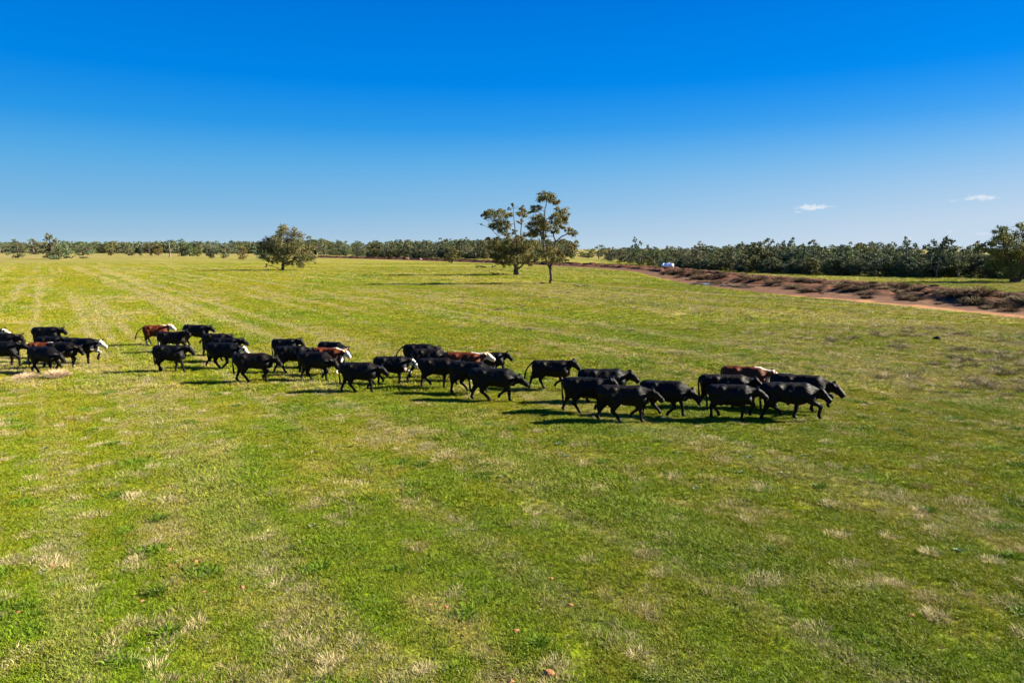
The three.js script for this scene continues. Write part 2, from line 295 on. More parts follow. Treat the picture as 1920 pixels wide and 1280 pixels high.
plantTree('river_gum', 'large leafy gum tree with several trunks at the right edge', treeFromSketch(1750, 750, 64,
  [[1600, 190, 70, 50], [1540, 235, 44], [1665, 170, 46], [1700, 260, 80], [1780, 205, 55], [1850, 220, 85], [1580, 300, 90, 70], [1480, 340, 62], [1450, 390, 62], [1700, 380, 110], [1820, 350, 110], [1900, 320, 110], [1550, 430, 90], [1650, 500, 115], [1780, 480, 125], [1900, 480, 125], [1700, 600, 100], [1820, 600, 100], [1360, 395, 48, 26], [1425, 430, 46], [2000, 400, 130], [1950, 590, 110], [1610, 560, 62], [2060, 520, 100], [1980, 270, 80], [1730, 670, 45], [1640, 640, 40]],
  [[[1740, 750, 0.35], [1725, 690, 0.3], [1700, 600, 0.26], [1640, 470, 0.18], [1580, 320, 0.08], [1590, 200, 0.03]], [[1765, 752, 0.38], [1765, 660, 0.3], [1780, 480, 0.2], [1800, 250, 0.06]], [[1800, 745, 0.3], [1850, 690, 0.26], [1900, 560, 0.2], [1980, 400, 0.08]], [[1690, 580, 0.14], [1600, 500, 0.1], [1480, 380, 0.04]], [[1700, 590, 0.12], [1650, 560, 0.1], [1420, 410, 0.04]]],
  53, { ...fine, leaf: 0.27, density: 38, c0: [0.050, 0.105, 0.028], c1: [0.24, 0.21, 0.05] }, 4.4), 83.0, -113.2, barkMat);

// generic woodland trees: unit height 1 scaled up when planted; six kinds
const KINDS = [];
for (let k = 0; k < 7; k++) {
  const r = rng(900 + k * 31), blobs = [], limbs = [], H = 8, spread = [2.2, 2.9, 2.0, 2.6, 3.2, 1.8, 2.4][k], low = [0.12, 0.15, 0.09, 0.36, 0.10, 0.07, 0.42][k];
  const n = k === 3 || k === 6 ? 12 : 17;
  for (let i = 0; i < n; i++) { const t = i / (n - 1), y = H * lerp(low, 0.95, t), wv = Math.sin(Math.PI * clamp(0.16 + 0.74 * t)) ** 0.7, a = r() * 6.28, q = spread * wv * Math.sqrt(r()) * (0.9 + 0.3 * r()), R = lerp(1.15, 0.62, t) * (0.75 + 0.5 * r()); blobs.push([Math.cos(a) * q, y, Math.sin(a) * q, R, R * 0.75, R]); }
  limbs.push([[0, -0.2, 0, 0.26], [0.05, 0.4, 0, 0.2], [gauss(r) * 0.2, H * 0.3, 0, 0.17], [gauss(r) * 0.4, H * 0.85, gauss(r) * 0.3, 0.05]]);
  for (let i = 0; i < 4; i++) { const a = r() * 6.28; limbs.push([[0.03, H * (0.14 + 0.08 * i), 0, 0.12], [Math.cos(a) * spread * 0.4, H * (0.36 + 0.08 * i), Math.sin(a) * spread * 0.4, 0.08], [Math.cos(a) * spread * 0.75, H * (0.55 + 0.08 * i), Math.sin(a) * spread * 0.75, 0.03]]); }
  const pal = k === 0 ? OLIVE : k % 2 ? GREYG : { c0: [0.066, 0.098, 0.046], c1: [0.165, 0.172, 0.075] };
  KINDS.push({ crown: foliage(blobs, 70 + k, { leaf: 0.34, density: 26, sub: 11, width: 0.27, droop: 0.4, ...pal }), wood: wood(limbs, blobs, 71 + k, 0.05), bark: k === 1 || k === 3 || k === 6 ? paleBark : barkMat, H: 8.4, W: spread * 2 + 1.4 });
}
function woodlandTree(k, x, z, h, w, turn, name, label, group) {
  const K = KINDS[k], t = new THREE.Group(); t.position.set(x, gh(x, z), z); t.scale.set(w / K.W, h / K.H, w / K.W); t.rotation.y = turn;
  part('trunk', K.wood, K.bark, t); part('crown', K.crown, leafMats[toneOf(x, z)], t);
  return tag(t, name, label, 'tree', group);
}
const toneOf = (x, z) => Math.floor(hash2(Math.round(x * 7), Math.round(z * 7)) * 5), TONES = ['olive', 'dark green', 'pale sunlit', 'bright green', 'brownish green'];
const edgeAt = (L, t) => { const n = L.length - 1, i = Math.min(n - 1, Math.floor(t * n)), f = t * n - i; return [lerp(L[i][0], L[i + 1][0], f), lerp(L[i][1], L[i + 1][1], f)]; };
const R_EDGE = [[41.6, -447], [41.6, -298], [41.6, -223], [48.4, -183], [54.3, -158.6], [65.5, -142.6], [76, -132], [91.5, -125], [104, -119], [120, -112]];
const M_EDGE = [[-166, -597], [-90, -447], [-48, -387], [-14, -362], [12, -398], [41, -447]];
const L_EDGE = [[-700, -850], [-530, -796], [-407, -796], [-255, -716], [-166, -600]];
{ // one tree of the wood in front row after front row
  const r = rng(4242);
  for (let i = 0; i < 62; i++) {
    const t = (i + 0.3 + 0.4 * r()) / 62, [x, z] = edgeAt(R_EDGE, t), d = Math.hypot(x, z), row = i % 2;
    const far = d > 240, sc = far ? 1.25 : 1, h = (i % 5 === 4 ? 7.0 + r() : 3.2 + 2.6 * r()) * sc * (row ? 1.08 : 0.85), w = (4.6 + 2.6 * r()) * sc;
    const X = x + 1 + (row ? 5 : 1) + r() * 2, Z = z - (row ? 4 : 0) - r() * 3, size = h > 6 * sc ? 'tall' : h > 4.2 * sc ? 'middling' : 'low';
    const place = d < 150 ? (x > 85 ? 'beside the right-edge gum' : 'left of the right-edge gum') : d < 172 ? 'beyond the bank middle' : 'close behind the silver tank';
    woodlandTree(i % 5 === 4 ? (i % 2 ? 3 : 6) : Math.floor(r() * 7), X, Z, h, w, r() * 6.28, 'woodland_tree', far ? `${size} ${TONES[toneOf(X, Z)]} tree in the far woodland edge right of the gum pair` : `${size} ${TONES[toneOf(X, Z)]} tree in the woodland ${row ? 'second' : 'front'} row ${place}`, far ? 'trees in the far woodland edge right of centre' : 'trees in the front of the right-hand woodland');
  }
  for (let i = 0; i < 34; i++) {
    const t = (i + 0.2 + 0.6 * r()) / 34, [x, z] = edgeAt(M_EDGE, t), h = 8.4 + 3.6 * r(), w = 8 + 4 * r();
    const Z = z - 4 - r() * 10, place = x < -90 ? 'right behind the lone round tree' : x < -30 ? 'midway towards the gum pair' : x < 15 ? 'behind the gum pair' : 'just right of the gum pair';
    woodlandTree(Math.floor(r() * 7), x, Z, h, w, r() * 6.28, 'woodland_tree', `${h > 10.5 ? 'tall' : 'low'} ${TONES[toneOf(x, Z)]} tree in the far woodland ${place}`, 'trees in the far woodland edge at the centre');
  }
  for (let i = 0; i < 46; i++) {
    const t = (i + 0.2 + 0.6 * r()) / 46, [x, z] = edgeAt(L_EDGE, t), h = 11 + 5 * r(), w = 13 + 8 * r();
    if (r() < 0.12) continue;
    const Z = z - r() * 30, place = t < 0.35 ? 'at the extreme left' : t < 0.6 ? 'right of the tall ragged tree' : t < 0.85 ? 'behind the far clump' : 'behind the lone round tree';
    woodlandTree(Math.floor(r() * 7), x, Z, h, w, r() * 6.28, 'woodland_tree', `${h > 13.5 ? 'tall' : 'low'} ${TONES[toneOf(x, Z)]} tree on the horizon ${place}`, 'trees on the far left horizon');
  }
  // the wood behind reads as one mass
  const spots = [];
  const fill = (L, n, depth, h0, h1, w0, w1, dx, dz) => { for (let i = 0; i < n; i++) { const t = r(), [x, z] = edgeAt(L, t), q = 0.12 + 0.88 * r(); spots.push([x + dx * q * depth, z + dz * q * depth, lerp(h0, h1, r()), lerp(w0, w1, r())]); } };
  fill(R_EDGE.slice(2), 170, 6, 2.2, 3.8, 3.2, 5, 0.75, -0.66); fill(M_EDGE, 90, 20, 3.5, 6, 6, 9, 0, -1);
  fill(R_EDGE, 290, 60, 3.4, 6.3, 4.5, 7.5, 0.75, -0.66); fill(R_EDGE.slice(3), 26, 40, 6.4, 8.4, 4, 6.5, 0.75, -0.66);
  fill(R_EDGE.slice(0, 4), 150, 130, 5, 8, 6, 9, 0.9, -0.4);
  fill(M_EDGE, 260, 120, 9.5, 12.5, 9, 13, 0.05, -1);
  fill(L_EDGE, 380, 160, 11.5, 16, 13, 19, -0.1, -1);
  const D = new THREE.Object3D();
  for (let k = 0; k < 7; k++) {
    const mine = spots.filter((_, i) => i % 7 === k), im = new THREE.InstancedMesh(mergeGeometries([KINDS[k].crown]), leafMat, mine.length);
    mine.forEach(([x, z, h, w], i) => { D.position.set(x, gh(x, z), z); D.rotation.y = r() * 6.28; D.scale.set(w / KINDS[k].W, h / KINDS[k].H, w / KINDS[k].W); D.updateMatrix(); im.setMatrixAt(i, D.matrix); const v = 0.7 + 0.65 * r(), y = 0.9 + 0.25 * r(); im.setColorAt(i, new THREE.Color(v * y, v, v * (1.9 - y))); });
    setting(im, 'distant_woodland', 'mass of trees deep in the woodland along the horizon', 'stuff', 'woodland');
  }
}
// separate trees standing out in the far paddocks
for (const [x, z, h, w, k, label] of [
  [-285.9, -397.6, 11.6, 9.5, 4, 'round tree on a short trunk, leftmost in the far pasture'], [-240, -357.8, 14.2, 9.0, 5, 'tall dark ragged tree with a spire top, far left'],
  [-232, -352, 8.5, 8.0, 2, 'low dense tree leaning against the tall ragged tree at the far left'], [-331, -511.4, 12.1, 10.4, 1, 'tree just right of the tall ragged tree at the far left'], [-343.7, -550.8, 11.9, 17.2, 4, 'wide clump-like tree on the far left pasture edge'],
  [-321, -550.8, 9.8, 6.4, 0, 'small upright tree between wide clump and dark round tree, far left'], [-307.4, -550.8, 11.1, 9.0, 2, 'dark round tree on the far left pasture edge'], [-296.7, -550.8, 6.7, 3.6, 5, 'thin low sapling on the far left pasture edge'],
  [-289, -550.8, 3.0, 3.0, 2, 'tiny round bush on the far left pasture edge'], [-283, -550.8, 9.5, 7.0, 0, 'dark low-branched tree beside the tiny round bush, far left'], [-222.7, -447.4, 11.9, 11.2, 6, 'tall bare-trunked tree in the far clump left of the round tree'],
  [-245.8, -511.4, 13.5, 10.4, 5, 'tallest green tree in the far clump left of the round tree'], [-239.9, -511.4, 10.4, 9.0, 2, 'dense low tree in the middle of the far clump'], [-218.3, -477.3, 8.6, 5.4, 0, 'slim tree at the right end of the far clump'],
  [-173.6, -397.6, 9.3, 7.8, 1, 'grey-brown tree, left one of a far touching pair'], [-166.5, -397.6, 9.2, 6.8, 2, 'dark tree, right one of a far touching pair'], [-133.2, -340.7, 7.3, 5.4, 0, 'small dark tree standing just left of the lone round tree'],
  [-128, -352, 8.6, 9.0, 1, 'pale green tree half behind the lone round tree'], [-23.2, -264.8, 6.9, 5.8, 0, 'single brownish tree on the far bank left of the gum pair'], [-453, -651, 15.8, 15.3, 5, 'tall tree on the horizon at the far left'],
  [41.6, -186, 3.6, 4.2, 2, 'small dark tree right behind the silver tank']]) woodlandTree(k, x, z, h, w * 1.32, x * 1.3 % 6.28, 'paddock_tree', label, 'separate trees in the far pasture');
console.log('trees done');

// ---------------------------------------------------------------- cattle
function makeCow(o) {
  const P = []; // tapered capsules: ax ay az ra bx by bz rb k zs
  const add = (a, ra, b, rb, k = 0.06, zs = 1) => P.push([a[0], a[1], a[2], ra, b[0], b[1], b[2], rb, k, zs]);
  const rad = d => d * Math.PI / 180;
  // trunk: deep barrel, level topline, square rump
  add([-0.40, 0.885, 0], 0.26 * o.girth, [0.30, 0.86, 0], 0.30 * o.girth, 0.08, 0.86);
  add([-0.10, 0.81, 0], 0.27 * o.girth, [0.28, 0.775, 0], 0.275 * o.girth, 0.08, 0.92);
  add([-0.62, 0.985, 0], 0.175, [-0.30, 1.0, 0], 0.18, 0.06, 1.22);
  add([-0.64, 1.10, 0], 0.085, [-0.30, 1.105, 0], 0.085, 0.06, 1.9);
  add([-0.30, 1.10, 0], 0.085, [0.42, 1.105, 0], 0.10, 0.08, 1.5);
  add([-0.72, 1.125, 0], 0.05, [-0.5, 1.13, 0], 0.055, 0.05);
  for (const s of [-1, 1]) { add([-0.36, 1.11, 0.185 * s], 0.045, [-0.33, 1.07, 0.2 * s], 0.06, 0.06); add([-0.72, 1.0, 0.09 * s], 0.055, [-0.66, 0.93, 0.11 * s], 0.095, 0.06); add([0.38, 1.0, 0.12 * s], 0.12, [0.53, 0.76, 0.15 * s], 0.135, 0.06); }
  add([0.50, 0.90, 0], 0.22, [0.60, 0.70, 0], 0.145, 0.08, 0.9);
  // neck and head
  const na = rad(o.head), N0 = [0.48, 1.02, 0], yaw = rad(o.yaw || 0), NL = 0.40;
  const po = [N0[0] + NL * Math.cos(na), N0[1] + NL * Math.sin(na), 0.10 * Math.sin(yaw)];
  add([0.42, 1.0, 0], 0.19, [po[0] - 0.03, po[1] - 0.025, po[2]], 0.125, 0.07, 0.62);
  add([0.52, 0.86, 0], 0.15, [po[0] - 0.07, po[1] - 0.12, po[2]], 0.08, 0.06, 0.58);
  const hp = rad(Math.max(8, 40 + (o.head > 15 ? -14 : 0) + (o.nod || 0)) - 0.2 * Math.min(0, o.head)), hd = [Math.cos(hp) * Math.cos(yaw), -Math.sin(hp), Math.cos(hp) * Math.sin(yaw)];
  const H = (t, u = 0) => [po[0] + hd[0] * t * 0.86 + Math.sin(hp) * u, po[1] + hd[1] * t * 0.86 + Math.cos(hp) * u, po[2] + hd[2] * t * 0.86];
  add(H(-0.04, 0.035), 0.08, H(0.15, 0.03), 0.082, 0.03, 1.2);
  for (const s of [-1, 1]) { const e = H(0.13, 0.055), e2 = H(0.17, 0.045); add([e[0], e[1], e[2] + 0.075 * s], 0.032, [e2[0], e2[1], e2[2] + 0.075 * s], 0.026, 0.025); }
  add(H(0.12, 0.005), 0.09, H(0.38, 0.0), 0.082, 0.03, 0.98);
  add(H(0.04, -0.07), 0.072, H(0.17, -0.07), 0.06, 0.03, 0.85);
  add(H(0.15, -0.075), 0.06, H(0.39, -0.05), 0.054, 0.03, 0.9);
  add(H(0.405, -0.002), 0.066, H(0.42, -0.045), 0.06, 0.02, 1.15);
  // legs: two-bone reach from shoulder or stifle to fetlock
  const ik = (a, f, l1, l2, bend) => { let dx = f[0] - a[0], dy = f[1] - a[1], d = Math.hypot(dx, dy); const m = (l1 + l2) * 0.995; if (d > m) { f = [a[0] + dx / d * m, a[1] + dy / d * m]; dx = f[0] - a[0]; dy = f[1] - a[1]; d = m; } const c = (l1 * l1 + d * d - l2 * l2) / (2 * d), h = Math.sqrt(Math.max(0, l1 * l1 - c * c)); return [[a[0] + dx / d * c - dy / d * h * bend, a[1] + dy / d * c + dx / d * h * bend], f]; };
  const trot = o.gait > 0.5, ph = o.phase, str = o.stride;
  const phases = trot ? [0, 0.5, 0.52, 0.03] : [0, 0.5, 0.25, 0.75]; // hind near, hind off, fore near, fore off
  const duty = trot ? 0.55 : 0.64;
  const step = t => { t = (t + ph + 10) % 1; if (t < duty) { const u = t / duty; return { x: lerp(0.5, -0.5, u) * str, y: 0, toe: u > 0.85 ? (u - 0.85) * 2.5 : 0 }; } const u = (t - duty) / (1 - duty); return { x: lerp(-0.5, 0.5, sstep(0, 1, u)) * str, y: Math.sin(Math.PI * u) ** 0.9 * (trot ? 0.20 : 0.13), toe: 0.9 * (1 - u) }; };
  const sides = [1, -1];
  for (let i = 0; i < 2; i++) {
    const s = sides[i], hs = step(phases[i]), st = [-0.40 + hs.x * 0.38, 0.655 + hs.y * 0.15];
    let [hock, fet] = ik(st, [-0.56 + hs.x, 0.105 + hs.y], 0.315, 0.315, -1);
    const z0 = 0.17 * s, z1 = 0.15 * s, z2 = 0.125 * s;
    add([-0.52, 0.93, 0.13 * s], 0.19, [st[0], st[1], z0], 0.135, 0.07, 0.72);
    add([-0.655, 0.90, 0.115 * s], 0.135, [(st[0] + hock[0]) / 2 - 0.05, (st[1] + hock[1]) / 2 + 0.02, z1], 0.095, 0.06, 0.75);
    add([st[0], st[1], z0], 0.13, [hock[0], hock[1], z1], 0.065, 0.05, 0.85);
    add([hock[0] - 0.015, hock[1] + 0.03, z1], 0.05, [hock[0], hock[1] - 0.04, z1], 0.05, 0.03);
    add([hock[0], hock[1], z1], 0.056, [fet[0], fet[1], z2], 0.047, 0.03);
    const hf = [fet[0] + 0.05 - 0.09 * hs.toe, Math.max(0.035, fet[1] - 0.075)];
    add([fet[0], fet[1], z2], 0.046, [hf[0], hf[1], z2], 0.056, 0.03);
    const fs = step(phases[2 + i]), el = [0.40 + fs.x * 0.5, 0.62 + fs.y * 0.2];
    let [knee, fl] = ik(el, [0.44 + fs.x * 0.95, 0.10 + fs.y], 0.29, 0.282, fs.y > 0.01 ? 1 : 0.2);
    const y1 = 0.14 * s, y2 = 0.125 * s;
    add([0.46, 0.78, 0.15 * s], 0.13, [el[0], el[1], 0.15 * s], 0.10, 0.06, 0.75);
    add([el[0], el[1], 0.15 * s], 0.10, [knee[0], knee[1], y1], 0.058, 0.04, 0.9);
    add([knee[0] + 0.008, knee[1], y1], 0.054, [knee[0], knee[1] - 0.05, y1], 0.045, 0.03);
    add([knee[0], knee[1], y1], 0.052, [fl[0], fl[1], y2], 0.045, 0.03);
    const ff = [fl[0] + 0.045 - 0.10 * fs.toe, Math.max(0.035, fl[1] - 0.07)];
    add([fl[0], fl[1], y2], 0.045, [ff[0], ff[1], y2], 0.055, 0.03);
  }
  const field = (x, y, z) => {
    let d = 1e3;
    for (let i = 0; i < P.length; i++) {
      const p = P[i], iz = 1 / p[9]; const ax = x - p[0], ay = y - p[1], az = (z - p[2]) * iz, bx = p[4] - p[0], by = p[5] - p[1], bz = (p[6] - p[2]) * iz;
      let t = (ax * bx + ay * by + az * bz) / (bx * bx + by * by + bz * bz + 1e-9); t = t < 0 ? 0 : t > 1 ? 1 : t;
      const ex = ax - bx * t, ey = ay - by * t, ez = az - bz * t, q = Math.sqrt(ex * ex + ey * ey + ez * ez) - (p[3] + (p[7] - p[3]) * t);
      const k = p[8], h = k - Math.abs(d - q); d = Math.min(d, q); if (h > 0) d -= h * h * 0.25 / k;
    }
    return d;
  };
  // surface nets
  const C = 0.026, x0 = -0.98, x1 = 1.52, y0 = -0.03, y1 = 1.62, zh = 0.42;
  const nx = Math.ceil((x1 - x0) / C), ny = Math.ceil((y1 - y0) / C), nz = Math.ceil(2 * zh / C), f = new Float32Array(nx * ny * nz);
  const B = 4; // skip blocks that lie far from the surface
  for (let i = 0; i < nx; i += B) for (let j = 0; j < ny; j += B) for (let k = 0; k < nz; k += B) {
    const c = field(x0 + (i + 1.5) * C, y0 + (j + 1.5) * C, -zh + (k + 1.5) * C), far = Math.abs(c) > C * 5.2;
    for (let a = i; a < Math.min(nx, i + B); a++) for (let b = j; b < Math.min(ny, j + B); b++) for (let e = k; e < Math.min(nz, k + B); e++) f[(a * ny + b) * nz + e] = far ? c : field(x0 + a * C, y0 + b * C, -zh + e * C);
  }
  const vid = new Int32Array(nx * ny * nz).fill(-1), pos = [], idx = [], I = (a, b, c) => (a * ny + b) * nz + c;
  for (let a = 0; a < nx - 1; a++) for (let b = 0; b < ny - 1; b++) for (let c = 0; c < nz - 1; c++) {
    let mask = 0; const v = []; for (let q = 0; q < 8; q++) { const w = f[I(a + (q & 1), b + ((q >> 1) & 1), c + (q >> 2))]; v.push(w); if (w < 0) mask |= 1 << q; }
    if (mask === 0 || mask === 255) continue;
    let sx = 0, sy = 0, sz = 0, n = 0;
    for (const [p, q] of EDGES) if ((v[p] < 0) !== (v[q] < 0)) { const t = v[p] / (v[p] - v[q]); sx += lerp(p & 1, q & 1, t); sy += lerp((p >> 1) & 1, (q >> 1) & 1, t); sz += lerp(p >> 2, q >> 2, t); n++; }
    vid[I(a, b, c)] = pos.length / 3; pos.push(x0 + (a + sx / n) * C, y0 + (b + sy / n) * C, -zh + (c + sz / n) * C);
  }
  const quad = (p, q, r, s, flip) => { if (p < 0 || q < 0 || r < 0 || s < 0) return; flip ? idx.push(p, r, q, p, s, r) : idx.push(p, q, r, p, r, s); };
  for (let a = 1; a < nx - 1; a++) for (let b = 1; b < ny - 1; b++) for (let c = 1; c < nz - 1; c++) {
    const w = f[I(a, b, c)] < 0;
    if (w !== (f[I(a + 1, b, c)] < 0)) quad(vid[I(a, b - 1, c - 1)], vid[I(a, b, c - 1)], vid[I(a, b, c)], vid[I(a, b - 1, c)], !w);
    if (w !== (f[I(a, b + 1, c)] < 0)) quad(vid[I(a - 1, b, c - 1)], vid[I(a, b, c - 1)], vid[I(a, b, c)], vid[I(a - 1, b, c)], w);
    if (w !== (f[I(a, b, c + 1)] < 0)) quad(vid[I(a - 1, b - 1, c)], vid[I(a, b - 1, c)], vid[I(a, b, c)], vid[I(a - 1, b, c)], !w);
  }
  // coat
  const r = rng(o.seed), black = o.warm ? [0.0062, 0.0042, 0.0034] : [0.0036, 0.0034, 0.0037], brown = [0.092, 0.021, 0.006], white = [0.46, 0.41, 0.34], muzzleC = o.coat === 'black' ? [0.02, 0.018, 0.018] : [0.45, 0.30, 0.25];
  const paint = (x, y, z) => {
    const rx = x - po[0], ry = y - po[1], rz = z - po[2], t = rx * hd[0] + ry * hd[1] + rz * hd[2], off = Math.hypot(rx - hd[0] * t, ry - hd[1] * t, rz - hd[2] * t), onHead = t > -0.12 && t < 0.6 && off < 0.22;
    const n = vn(x * 6 + o.seed, y * 6 + z * 4), m = 0.8 + 0.4 * vn(x * 14 + z * 9, y * 14 + o.seed);
    let c = (o.coat === 'hereford' ? brown : black).map(v => v * m);
    if (o.coat === 'hereford') {
      const crest = x > 0.28 && x < po[0] + 0.05 && y > 1.05 + (x - 0.3) * Math.tan(na) * 0.8 && Math.abs(z) < 0.05 + 0.05 * n;
      const under = x > -0.3 && y < 0.62 + 0.08 * n && x < 0.75 && Math.abs(z) < 0.16, brisk = x > 0.58 && y < 0.86 && Math.abs(z) < 0.14;
      if (onHead && t > 0.0 + 0.06 * n || crest || under || brisk || y < 0.30 + 0.1 * n) c = white.map(v => v * (0.85 + 0.2 * m));
    } else if (o.coat === 'white-face') {
      if (onHead && t > -0.04 + 0.06 * n && !(Math.abs(rz) > 0.075 && t > 0.06 && t < 0.15 && ry > -0.12)) c = white.map(v => v * (0.85 + 0.2 * m));
      else if (x > 0.6 && y < 0.72 + 0.06 * n && y > 0.45) c = white.map(v => v * 0.6);
    } else if (o.socks && y < 0.17 && x > 0) c = white.map(v => v * 0.5);
    if (onHead && t > 0.37) c = muzzleC;
    if (y < 0.055) c = [0.02, 0.018, 0.016];
    return c;
  };
  const col = []; for (let i = 0; i < pos.length; i += 3) col.push(...paint(pos[i], pos[i + 1], pos[i + 2]));
  const parts = [geo(pos, idx, col)];
  { const p = parts[0].attributes.position, nm = parts[0].attributes.normal; for (let i = 0; i < p.count; i++) { const x = p.getX(i), y = p.getY(i), z = p.getZ(i), a = 0.045 * (fbm(x * 6 + o.seed * 3 + z * 5, y * 6 - z * 5, 4) - 0.5) * sstep(0.3, 0.6, y); p.setXYZ(i, x + nm.getX(i) * a, y + nm.getY(i) * a, z + nm.getZ(i) * a); } parts[0].computeVertexNormals(); }
  // ears
  const eb = (o.coat === 'hereford') ? brown.map(v => v * 1.2) : black.map(v => v * 1.5);
  for (const s of [-1, 1]) {
    const g = new THREE.SphereGeometry(1, 10, 8); g.deleteAttribute('uv'); g.scale(0.14, 0.028, 0.075); g.translate(0.12, 0, 0);
    g.rotateX(rad(-50)); g.rotateZ(rad(14)); g.rotateY(s > 0 ? -rad(80 + 20) : rad(80 + 20)); const e = H(-0.03, 0.05); g.translate(e[0], e[1], e[2] + 0.065 * s);
    g.setAttribute('color', new THREE.Float32BufferAttribute(new Array(g.attributes.position.count).fill(o.coat === 'hereford' ? [0.4, 0.2, 0.12] : eb).flat(), 3)); parts.push(g);
  }
  // tail
  const tk = o.tail || 0, tp = [[-0.68, 1.13, 0, 0.045], [-0.80, 1.09 - 0.02 * tk, 0.0, 0.036]];
  const sw = 0.06 * Math.sin(o.seed * 1.7);
  if (tk) tp.push([-0.90 - 0.05 * tk, 0.98, sw, 0.028], [-1.0 - 0.1 * tk, 0.84, sw * 2, 0.024], [-1.05 - 0.12 * tk, 0.66, sw * 3, 0.034], [-1.07 - 0.14 * tk, 0.50, sw * 3, 0.038], [-1.08 - 0.14 * tk, 0.40, sw * 3, 0.01]);
  else tp.push([-0.83, 0.92, sw * 0.3, 0.027], [-0.82, 0.70, sw, 0.023], [-0.80, 0.52, sw, 0.036], [-0.79, 0.38, sw * 1.3, 0.036], [-0.79, 0.30, sw * 1.4, 0.01]);
  const dense = []; for (let i = 0; i < tp.length - 1; i++) for (let k = 0; k < 3; k++) dense.push(tp[i].map((v, c) => lerp(v, tp[i + 1][c], k / 3))); dense.push(tp[tp.length - 1]);
  parts.push(tube(dense, 7, o.coat === 'hereford' ? [0.12, 0.035, 0.012] : black));
  return mergeGeometries(parts);
}
const EDGES = [[0, 1], [2, 3], [4, 5], [6, 7], [0, 2], [1, 3], [4, 6], [5, 7], [0, 4], [1, 5], [2, 6], [3, 7]];
const coatMat = new THREE.MeshPhysicalMaterial({ vertexColors: true, roughness: 0.58, specularIntensity: 0.26 });
